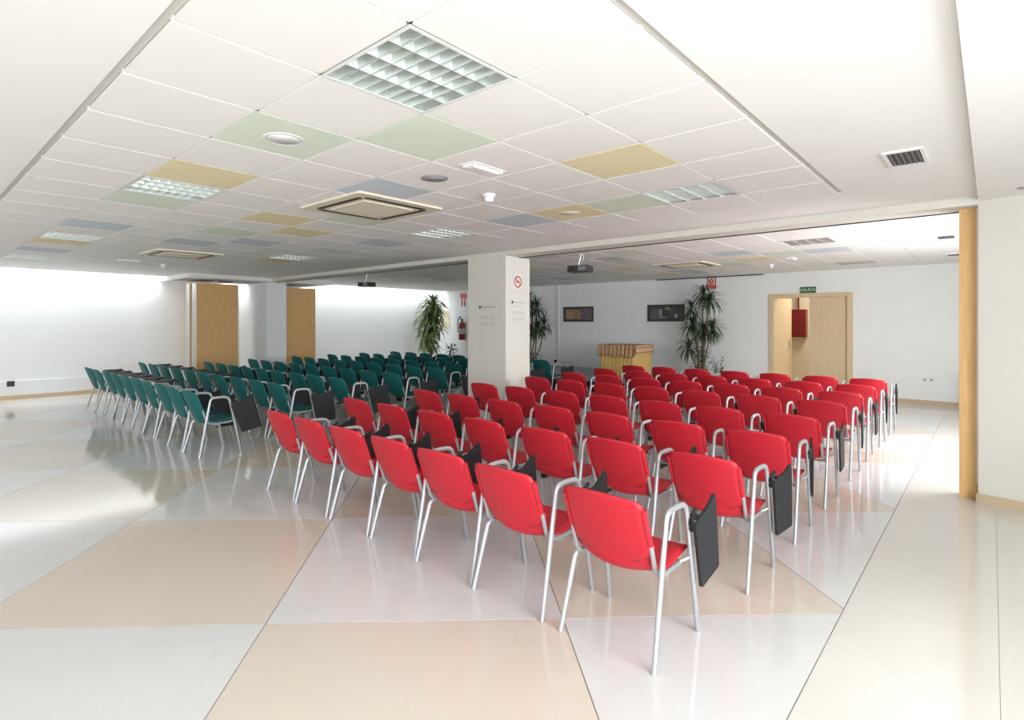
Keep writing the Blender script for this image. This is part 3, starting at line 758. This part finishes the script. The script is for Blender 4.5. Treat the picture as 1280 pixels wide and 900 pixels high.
# ------------------------------------------------------------------ far wall fittings
def picture(x0_, x1, z0, z1, label, patches):
    t = thing('picture', ((x0_ + x1) / 2, YB, z0), label, 'picture', 'panoramic pictures on the far wall')
    w = (x1 - x0_) / 2; hh = z1 - z0
    f = MB(); f.box(-w, w, -0.03, 0, 0, 0.035); f.box(-w, w, -0.03, 0, hh - 0.035, hh); f.box(-w, -w + 0.035, -0.03, 0, 0.035, hh - 0.035); f.box(w - 0.035, w, -0.03, 0, 0.035, hh - 0.035)
    f.build('picture_frame', M['paint_d'], t)
    b = MB(); b.box(-w + 0.035, w - 0.035, -0.012, 0, 0.035, hh - 0.035, 0); mats = [patches[0]]
    for a0, a1, b0, b1, c in patches[1:]:
        mats.append(c); b.box(-w + a0 * 2 * w, -w + a1 * 2 * w, -0.0135 - 0.0006 * len(mats), -0.012, b0 * hh, b1 * hh, len(mats) - 1)
    b.build('print', mats, t)
pm = lambda n, c: mat(n, c, 0.35, noise=0.35, scale=25, detail=5)
picture(-9.105, -8.12, 1.59, 2.015, 'dark framed picture with tan panel and purple-grey side, left of the table',
        [pm('print_brown', (0.10, 0.085, 0.075, 1)), (0.08, 0.58, 0.18, 0.80, pm('print_tan', (0.36, 0.25, 0.16, 1))), (0.36, 0.50, 0.20, 0.72, pm('print_brown_figure', (0.30, 0.18, 0.09, 1))), (0.62, 0.95, 0.12, 0.90, pm('print_mauve', (0.15, 0.12, 0.14, 1)))])
picture(-6.51, -5.545, 1.59, 2.02, 'dark framed picture with grey and white shapes beside the tall plant',
        [pm('print_dark', (0.045, 0.045, 0.045, 1)), (0.06, 0.36, 0.14, 0.76, pm('print_slate', (0.10, 0.11, 0.12, 1))), (0.32, 0.40, 0.30, 0.74, pm('print_pale', (0.30, 0.32, 0.33, 1))), (0.34, 0.52, 0.20, 0.28, pm('print_pale2', (0.28, 0.30, 0.31, 1))), (0.50, 0.60, 0.66, 0.86, pm('print_ochre', (0.30, 0.22, 0.08, 1))), (0.74, 0.82, 0.20, 0.44, pm('print_white', (0.42, 0.45, 0.45, 1))), (0.60, 0.74, 0.24, 0.78, pm('print_grey', (0.09, 0.09, 0.095, 1)))])
cp = thing('picture', (-14.1, YB, 1.32), 'pale cream picture on the far wall behind the left plant', 'picture')
MB().box(-0.24, 0.24, -0.02, 0, 0, 0.68).build('picture_frame', M['cream'], cp)
MB().box(-0.20, 0.20, -0.024, -0.02, 0.05, 0.63).build('print', pm('print_cream', (0.74, 0.66, 0.46, 1)), cp)

es = thing('exit_sign', (-2.875, YB, 2.195), 'green SALIDA exit sign above the far door', 'sign')
MB().box(-0.15, 0.15, -0.012, 0, 0, 0.13).build('sign_plate', M['signgreen'], es)
tm = link('lettering', text_mesh('lettering', 'SALIDA', 0.088, M['signtext']), es, (0, -0.0135, 0.065)); tm.rotation_euler = (PI / 2, 0, 0)
fs_ = thing('fire_alarm_sign', (-4.895, YB, 2.37), 'red fire alarm sign with white ring high above the right plant', 'sign')
MB().box(-0.105, 0.105, -0.01, 0, 0, 0.275).build('sign_plate', M['signred'], fs_)
q = MB().box(-0.078, 0.078, -0.0115, -0.01, 0.095, 0.255); q.build('white_square', M['signwhite'], fs_)
q = MB().lathe([(0.062, -0.0005), (0.062, 0.0015), (0.0, 0.0015)], n=20).mesh('alarm_disc', M['signred']); o = link('alarm_disc', q, fs_, (0, -0.0118, 0.175)); o.rotation_euler = (PI / 2, 0, 0)
q = MB().lathe([(0.026, 0.0005), (0.026, 0.003), (0.0, 0.003)], n=16).mesh('button_dot', M['signwhite']); o = link('button_dot', q, fs_, (0, -0.0118, 0.175)); o.rotation_euler = (PI / 2, 0, 0)
b = MB()
for k in range(2): b.box(-0.075, 0.075, -0.0112, -0.01, 0.025 + k * 0.032, 0.04 + k * 0.032)
b.build('caption_bars', mat('sign_faded_caption', (0.62, 0.22, 0.17, 1), 0.4), fs_)
cpnt = thing('fire_call_point', (-4.935, YB, 1.50), 'small red fire call point on the far wall among the plant leaves', 'call point')
MB().box(-0.055, 0.055, -0.045, 0, 0, 0.11).build('call_box', M['signred'], cpnt); MB().box(-0.035, 0.035, -0.048, -0.045, 0.025, 0.085).build('glass_face', M['signwhite'], cpnt)
xs = thing('extinguisher_sign', (-13.195, YB, 2.12), 'red sign with a pictogram above the extinguisher left of the pillar', 'sign')
MB().box(-0.15, 0.15, -0.01, 0, 0.27, 0.44).build('sign_plate', M['signred'], xs)
MB().box(-0.125, 0.125, -0.008, 0, 0, 0.27).build('pictogram_plate', M['signwhite'], xs)
b = MB().box(-0.10, -0.03, -0.0095, -0.008, 0.01, 0.25).box(0.03, 0.10, -0.0095, -0.008, 0.01, 0.25); b.build('pictogram', M['signred'], xs)
b = MB()
for k in range(3): b.box(-0.10 + 0.02 * k, 0.10 - 0.02 * k, -0.0112, -0.01, 0.31 + 0.035 * k, 0.325 + 0.035 * k)
b.build('sign_print', mat('sign_faded_print', (0.62, 0.20, 0.14, 1), 0.4), xs)
ex = thing('fire_extinguisher', (-13.14, YB - 0.13, 0.98), 'dark red fire extinguisher hung on the far wall left of the pillar', 'fire extinguisher')
MB().lathe([(0.0, 0.0), (0.10, 0.0), (0.115, 0.02), (0.115, 0.50), (0.10, 0.56), (0.05, 0.60), (0.035, 0.62), (0.035, 0.66), (0.0, 0.66)], n=20).build('cylinder', M['extred'], ex)
MB().lathe([(0.1165, 0.20), (0.1165, 0.38)], n=20).build('instruction_label', mat('pale_label', (0.45, 0.40, 0.36, 1), 0.5), ex)
MB().box(-0.03, 0.03, -0.03, 0.03, 0.66, 0.70).tube([(-0.01, 0, 0.70), (-0.05, 0, 0.74), (-0.16, 0, 0.75)], 0.012, 6).tube([(0.0, 0, 0.68), (-0.06, 0, 0.69), (-0.15, 0, 0.68)], 0.010, 6).build('valve_handle', M['hinge'], ex)
MB().tube([(0.02, -0.02, 0.68), (-0.06, -0.04, 0.80), (-0.15, -0.05, 0.72), (-0.16, -0.05, 0.45), (-0.13, -0.05, 0.25)], 0.014, 8).build('hose', M['hinge'], ex)
MB().box(-0.06, 0.06, 0.10, 0.13, 0.30, 0.60).build('wall_bracket', M['steel'], ex)
tr = thing('cable_trunking', (-9.31, YB, 0.50), 'narrow white vertical cable trunking on the far wall beside the left picture', 'trunking')
MB().box(-0.05, 0.05, -0.03, 0, 0, H2 - 0.50).build('trunking_cover', M['white'], tr)
MB().box(-0.062, -0.05, -0.012, 0, 0, H2 - 0.50).build('trunking_base', M['spk'], tr)
def outlet(x, y, z, m, n, label, nx=0, ny=-1):
    t = thing('wall_socket', (x, y, z), label, 'socket')
    for k in range(n):
        if ny: MB().box(-0.042 + 0.1 * k, 0.042 + 0.1 * k, -0.012, 0, -0.042, 0.042).build('socket_plate', m, t)
        else: MB().box(0, 0.012, -0.06 + 0.13 * k, 0.06 + 0.13 * k, -0.055, 0.055).build('socket_plate', m, t)
        b = MB()
        if ny: b.box(-0.02 + 0.1 * k, 0.02 + 0.1 * k, -0.014, -0.012, -0.02, 0.02)
        else: b.box(0.012, 0.014, -0.03 + 0.13 * k, 0.03 + 0.13 * k, -0.025, 0.025)
        b.build('socket_face', M['spk'] if m is M['white'] else M['dark'], t)
outlet(-9.40, YB, 0.43, M['hinge'], 1, 'small black wall socket beside the foot of the cable trunking')
outlet(-9.15, YB, 0.42, M['white'], 4, 'row of white wall sockets low on the far wall above the stage')
outlet(-0.93, YB, 0.475, M['white'], 2, 'pair of white wall sockets on the far wall right of the door')
outlet(XL + 0.035, 1.715, 0.325, M['hinge'], 1, 'black floor-level socket on the left wall plinth', 1, 0)
sr = thing('curtain_rail', (-5.0, YB - 0.05, H2 - 0.02), 'thin dark rail at the top of the far wall above the right plant', 'rail')
MB().box(-1.25, 1.26, -0.012, 0.012, -0.006, 0.014).build('rail_body', M['dark'], sr)
for k in (-1.1, 0, 1.1): MB().box(k - 0.01, k + 0.01, 0.012, 0.05, 0.0, 0.014).build('rail_bracket', M['dark'], sr)
bn = thing('ashtray_stand', (-0.30, 13.30, 0), 'slim steel ashtray stand by the far wall, partly behind the wooden post', 'ashtray stand')
MB().lathe([(0.0, 0.0), (0.10, 0.0), (0.10, 0.02), (0.075, 0.03), (0.075, 0.58), (0.085, 0.60), (0.07, 0.60), (0.065, 0.56), (0.0, 0.56)], n=20).build('stand_body', M['steel'], bn)
MB().lathe([(0.086, 0.585), (0.092, 0.60), (0.092, 0.615), (0.075, 0.615)], n=20).build('rim', M['hinge'], bn)

# ------------------------------------------------------------------ pillar notices
def notice(axis, label, w):
    if axis == 'y': t = thing('wall_notice', (-5.71, YB0, 1.47), label, 'notice')
    else: t = thing('wall_notice', (-5.325, 6.63, 1.54), label, 'notice', None, PI / 2)
    hh = 0.36
    MB().box(-w / 2, w / 2, -0.005, 0, 0, hh).build('notice_plate', M['pier'], t)
    b = MB(); m = (-w / 2 + 0.045)
    b.box(m, m + 0.045, -0.0062, -0.005, hh - 0.052, hh - 0.014)
    b.build('logo_mark', M['ink'], t)
    b = MB(); x = m + 0.055
    for k in range(11):
        b.box(x, x + w * 0.055, -0.0062, -0.005, hh - 0.043, hh - 0.022); x += w * 0.064
    b.build('heading_lettering', M['greyink'] if axis == 'y' else M['paleink'], t)
    b = MB(); x = m + 0.04
    for k in range(9): b.box(x, x + w * 0.045, -0.0060, -0.005, hh - 0.088, hh - 0.078); x += w * 0.062
    b.build('subtitle_lettering', M['paleink'], t)
    b = MB()
    for r in range(2):
        for k in range(5):
            x = -w / 2 + 0.06 + k * w * 0.17
            b.box(x, x + w * 0.09, -0.0060, -0.005, 0.055 + r * 0.10, 0.095 + r * 0.10); b.box(x + w * 0.02, x + w * 0.12, -0.0060, -0.005, 0.03 + r * 0.10, 0.04 + r * 0.10)
    b.build('plan_marks', M['paleink'], t)
notice('y', 'printed notice with grey plan marks on the shaded face of the pillar', 0.40)
notice('x', 'pale printed notice on the bright right face of the pillar', 0.40)
ns = thing('no_smoking_sign', (-5.325, 6.63, 2.185), 'round no smoking sign with red ring on the pillar', 'sign', None, PI / 2)
MB().box(-0.105, 0.105, -0.003, 0, -0.11, 0.11).build('sign_plate', M['signwhite'], ns)
ring = MB(); n = 28; vs = []; fs2 = []
for k in range(n):
    a = 2 * PI * k / n
    for rr, yy in ((0.092, -0.003), (0.092, -0.005), (0.070, -0.005), (0.070, -0.003)): vs.append((rr * math.cos(a), yy, rr * math.sin(a)))
for k in range(n):
    a, c = 4 * k, 4 * ((k + 1) % n)
    for q in range(3): fs2.append((a + q, a + q + 1, c + q + 1, c + q))
ring.add(vs, fs2); c45 = math.sqrt(0.5)
ring.slab([(c45 * (u - v), -0.0046, -c45 * (u + v)) for u, v in ((-0.08, -0.009), (0.08, -0.009), (0.08, 0.009), (-0.08, 0.009))], (0, -0.001, 0))
ring.build('red_ring', M['signred'], ns)
MB().box(-0.045, 0.03, -0.0042, -0.003, -0.012, 0.010).box(0.03, 0.048, -0.0042, -0.003, -0.012, 0.010, 1).box(0.034, 0.040, -0.0042, -0.003, 0.016, 0.045, 0).build('cigarette_pictogram', [M['ink'], M['greyink']], ns)

# ------------------------------------------------------------------ stage, table, cloth
st = thing('stage_platform', (-7.46, 11.95, 0), 'low grey-blue carpeted stage platform with dark front before the far wall', 'stage')
MB().box(-2.11, 2.09, -1.50, 1.49, 0, 0.285).build('platform_box', M['dark'], st)
MB().box(-2.13, 2.11, -1.52, 1.49, 0.285, 0.30).build('carpet_top', M['carpet'], st)
tx0, tx1, ty0, ty1, TZ = -6.80, -5.93, 11.6, 12.46, 1.03
tt = thing('table', ((tx0 + tx1) / 2, (ty0 + ty1) / 2, 0.30), 'table with mustard yellow skirt on the stage below the pictures', 'table')
hx, hy = (tx1 - tx0) / 2, (ty1 - ty0) / 2
MB().box(-hx, hx, -hy, hy, 0.70, 0.725).build('table_top', M['door'], tt)
for sx in (-1, 1):
    for sy in (-1, 1): MB().box(sx * (hx - 0.05) - 0.025, sx * (hx - 0.05) + 0.025, sy * (hy - 0.05) - 0.025, sy * (hy - 0.05) + 0.025, 0, 0.70).build('leg', M['door'], tt)
def skirt_loop(n, amp, off, seed=0):
    per = [(-hx, -hy), (hx, -hy), (hx, hy), (-hx, hy)]; pts = []
    for s_ in range(4):
        a, b_ = per[s_], per[(s_ + 1) % 4]
        nx_, ny_ = (b_[1] - a[1]), -(b_[0] - a[0]); ln = math.hypot(nx_, ny_); nx_ /= ln; ny_ /= ln
        for k in range(n):
            t = k / n; w = off + amp * math.sin(t * PI * 9 + s_ + seed) ** 2
            pts.append((a[0] + (b_[0] - a[0]) * t + nx_ * w, a[1] + (b_[1] - a[1]) * t + ny_ * w))
    return pts
sk = MB(); a_ = skirt_loop(36, 0.004, 0.004); b_ = skirt_loop(36, 0.022, 0.004); k = len(a_)
sk.add([(p[0], p[1], 0.722) for p in a_] + [(p[0], p[1], 0.02) for p in b_], [(i, k + i, k + (i + 1) % k, (i + 1) % k) for i in range(k)], 0, True)
sk.add([(p[0], p[1], 0.727) for p in a_], [tuple(range(k))])
sk.build('table_skirt', M['yellow'], tt)
cl = thing('striped_cloth', ((tx0 + tx1) / 2, (ty0 + ty1) / 2, TZ), 'striped orange and brown cloth draped over the yellow table', 'cloth')
cb = MB()
def drape(u, v):   # front flap with hanging folds, ragged lower edge
    x = -hx - 0.045 + (2 * hx + 0.06) * u
    drop = (0.24 + 0.03 * math.sin(u * 17) + 0.03 * u) * v
    fold = (0.012 + 0.014 * v) * (1 + math.sin(u * 58))
    return (x, -hy - 0.012 - 0.022 - fold * 0.6, 0.006 - drop)
cb.shell(drape, 60, 4, 0.004); cb.build('front_flap', M['cloth_x'], cl)
sd = MB()
def side(u, v):
    y = -hy - 0.02 + (2 * hy + 0.04) * u
    return (hx + 0.014 + 0.014 + 0.007 * math.sin(u * 9) * v + 0.02 * v, y, 0.006 - (0.19 + 0.012 * math.sin(u * 6)) * v)
sd.shell(side, 20, 4, 0.004); sd.build('side_flap', M['cloth_z'], cl)
MB().box(-hx - 0.05, hx + 0.034, -hy - 0.036, hy + 0.01, 0.004, 0.012).build('cloth_top', M['cloth_x'], cl)
fr_ = MB()
for k in range(22):
    x = -hx - 0.04 + k * 0.042; z = -0.225 - 0.03 * math.sin(k) - 0.001 * k
    fr_.tube([(x, -hy - 0.05, z), (x + random.uniform(-0.01, 0.01), -hy - 0.052, z - 0.05)], 0.004, 5)
fr_.tube([(hx + 0.03, -hy - 0.03, 0.0), (hx + 0.05, -hy - 0.03, -0.08), (hx + 0.03, -hy - 0.03, -0.26)], [0.02, 0.03, 0.006], 6)
fr_.build('fringe', M['cloth_x'], cl)

# ------------------------------------------------------------------ plants
def leaf(b, root, az, el, ln, w, droop, seg=5, mi=0):
    """one strap leaf, folded along its midrib"""
    p = Vector(root); h = Vector((math.cos(az), math.sin(az), 0)); s = Vector((-math.sin(az), math.cos(az), 0))
    vs = []; e_ = el
    for k in range(seg + 1):
        t = k / seg; ww = w * (math.sin(PI * min(1, 0.16 + 0.84 * t)) ** 0.7 if k < seg else 0.03)
        up = (h * -math.sin(e_) + Vector((0, 0, 1)) * math.cos(e_))
        vs += [p + s * ww + up * ww * 0.25, p, p - s * ww + up * ww * 0.25]
        p = p + (h * math.cos(e_) + Vector((0, 0, 1)) * math.sin(e_)) * (ln / seg); e_ -= droop / seg
    fs = []
    for k in range(seg):
        a = 3 * k; fs += [(a, a + 1, a + 4, a + 3), (a + 1, a + 2, a + 5, a + 4)]
    b.add(vs, fs, mi, True)
def rosette(parent, c, n, ln, w, m, droop=1.5, name='leaf_rosette', lo=-0.5, hi=1.3):
    b = MB()
    for k in range(n):
        az = k * 2.39996 + random.uniform(-0.2, 0.2); t = k / n
        leaf(b, (c[0], c[1], c[2] - 0.12 * t), az, hi + (lo - hi) * t + random.uniform(-0.15, 0.15), ln * random.uniform(0.75, 1.1), w, droop * random.uniform(0.6, 1.2))
    return tag(b.build(name, m, parent), kind='stuff')
def pot(parent, r, h_, m, c=(0, 0)):
    MB().lathe([(0.0, 0.0), (r * 0.72, 0.0), (r * 0.95, h_ * 0.9), (r, h_ * 0.9), (r, h_), (r * 0.9, h_), (r * 0.88, h_ * 0.88)], (c[0], c[1], 0), 22).build('plant_pot', m, parent)
    MB().lathe([(0.0, h_ * 0.9), (r * 0.885, h_ * 0.885)], (c[0], c[1], 0), 22).build('soil', M['soil'], parent)
def stem(parent, pts, r0, r1):
    n = len(pts); MB().tube(pts, [r0 + (r1 - r0) * k / (n - 1) for k in range(n)], 7).build('stem', M['bark'], parent)

# right plant, dragon tree with several heads
px_, py_ = -4.92, 12.9
pl = thing('potted_dragon_tree', (px_, py_, 0), 'tall spiky potted dragon tree between the right picture and the exit door', 'plant')
pot(pl, 0.22, 0.36, M['potb'])
heads = [((0.05, 0.0, 2.26), 46, 0.42), ((0.22, -0.05, 2.10), 46, 0.44), ((-0.24, 0.03, 1.94), 40, 0.40), ((-0.18, -0.05, 1.56), 56, 0.42), ((0.02, 0.08, 1.42), 52, 0.44), ((0.26, -0.02, 1.47), 56, 0.42), ((-0.26, -0.06, 1.02), 50, 0.42)]
for (hx_, hy_, hz_), n_, ln_ in heads:
    stem(pl, [(hx_ * 0.15, hy_ * 0.3, 0.30), (hx_ * 0.35, hy_ * 0.5, hz_ * 0.5), (hx_ * 0.8, hy_, hz_ - 0.22), (hx_, hy_, hz_ - 0.02)], 0.020, 0.013)
    rosette(pl, (hx_, hy_, hz_), int(n_ * 1.6), ln_, 0.014, M['leaf'], 1.9)
b = MB()
for k in range(190):
    a = random.uniform(0, 2 * PI); rr = random.uniform(0.02, 0.22); leaf(b, (0.0 + rr * math.cos(a), rr * math.sin(a), random.uniform(0.42, 0.98)), a, random.uniform(-0.4, 0.7), 0.09, 0.020, 0.6, 3)
tag(b.build('undergrowth', M['leaf3'], pl), kind='stuff')
ps = thing('potted_shrub', (-4.50, 12.80, 0), 'small leafy potted shrub at the foot of the right dragon tree', 'plant')
pot(ps, 0.13, 0.26, M['potw'])
b = MB()
for k in range(6):
    a = k * 1.1; tip = (0.16 * math.cos(a) * (0.6 + 0.1 * k), 0.14 * math.sin(a), 0.52 + 0.055 * k)
    stem(ps, [(0, 0, 0.22), (tip[0] * 0.5, tip[1] * 0.5, 0.42), tip], 0.006, 0.003)
    for q in range(11):
        t = 0.35 + 0.65 * q / 10; c_ = (tip[0] * t, tip[1] * t, 0.25 + (tip[2] - 0.25) * t); leaf(b, c_, q * 2.4 + k, random.uniform(-0.2, 0.9), 0.085, 0.019, 0.5, 3)
tag(b.build('foliage', M['leaf3'], ps), kind='stuff')
# middle plant, partly behind the pillar, on the floor left of the stage
pm_ = thing('potted_dragon_tree', (-9.86, 12.7, 0), 'spiky potted dragon tree half hidden behind the pillar beside the cable trunking', 'plant')
pot(pm_, 0.24, 0.42, M['potw'])
for (hx_, hy_, hz_), n_, ln_ in [((0.36, 0, 2.04), 52, 0.44), ((0.16, 0.05, 1.96), 44, 0.42), ((0.42, -0.05, 1.46), 56, 0.46), ((0.60, 0.02, 1.56), 48, 0.42), ((0.14, 0.02, 1.36), 44, 0.42), ((0.10, -0.02, 2.30), 40, 0.40)]:
    stem(pm_, [(hx_ * 0.2, 0, 0.36), (hx_ * 0.75, hy_ * 0.5, hz_ * 0.5), (hx_ * 0.95, hy_, hz_ - 0.25), (hx_, hy_, hz_ - 0.02)], 0.022, 0.014)
    rosette(pm_, (hx_, hy_, hz_), int(n_ * 1.5), ln_, 0.014, M['leaf'], 1.5)
b = MB()
for k in range(80):
    a = random.uniform(0, 2 * PI); rr = random.uniform(0.05, 0.34); leaf(b, (0.15 + rr * math.cos(a), rr * math.sin(a), random.uniform(0.46, 0.70)), a, random.uniform(-0.5, 0.6), 0.12, 0.026, 0.8, 3)
tag(b.build('undergrowth', M['leaf'], pm_), kind='stuff')
# left plant, corn plant with broad weeping leaves
pc = thing('potted_corn_plant', (-13.32, 12.1, 0), 'bushy potted corn plant with drooping yellow-green leaves in the far left corner', 'plant')
pot(pc, 0.24, 0.40, M['poty'])
for (hx_, hy_, hz_), n_, ln_ in [((0.10, 0.0, 2.20), 34, 0.62), ((-0.02, 0.06, 2.02), 34, 0.60), ((-0.16, 0.0, 1.72), 38, 0.60), ((0.16, -0.04, 1.78), 34, 0.56), ((-0.10, -0.06, 1.36), 38, 0.60), ((0.08, 0.03, 1.42), 30, 0.56), ((-0.14, 0.0, 1.04), 34, 0.54), ((0.0, -0.08, 0.92), 28, 0.48)]:
    rosette(pc, (hx_ * 1.2, hy_, hz_), int(n_ * 1.25), ln_ * 1.12, 0.040, M['leaf2'], 2.3, 'leaf_rosette', -0.3, 1.2)
stem(pc, [(0, 0, 0.34), (0.01, 0, 1.2), (0.06, 0, 2.1)], 0.035, 0.024); stem(pc, [(-0.06, 0.03, 0.34), (-0.10, 0.02, 0.9), (-0.15, 0, 1.66)], 0.030, 0.022)
pb2 = thing('potted_shrub', (-12.74, 12.45, 0), 'small dark potted shrub beside the corn plant in the far left corner', 'plant')
pot(pb2, 0.17, 0.50, M['potb'])
b = MB()
for k in range(90):
    a = random.uniform(0, 2 * PI); rr = random.uniform(0.0, 0.17); leaf(b, (rr * math.cos(a), rr * math.sin(a), random.uniform(0.50, 0.84)), a, random.uniform(-0.3, 1.0), 0.13, 0.024, 0.9, 3)
tag(b.build('foliage', M['leaf'], pb2), kind='stuff')
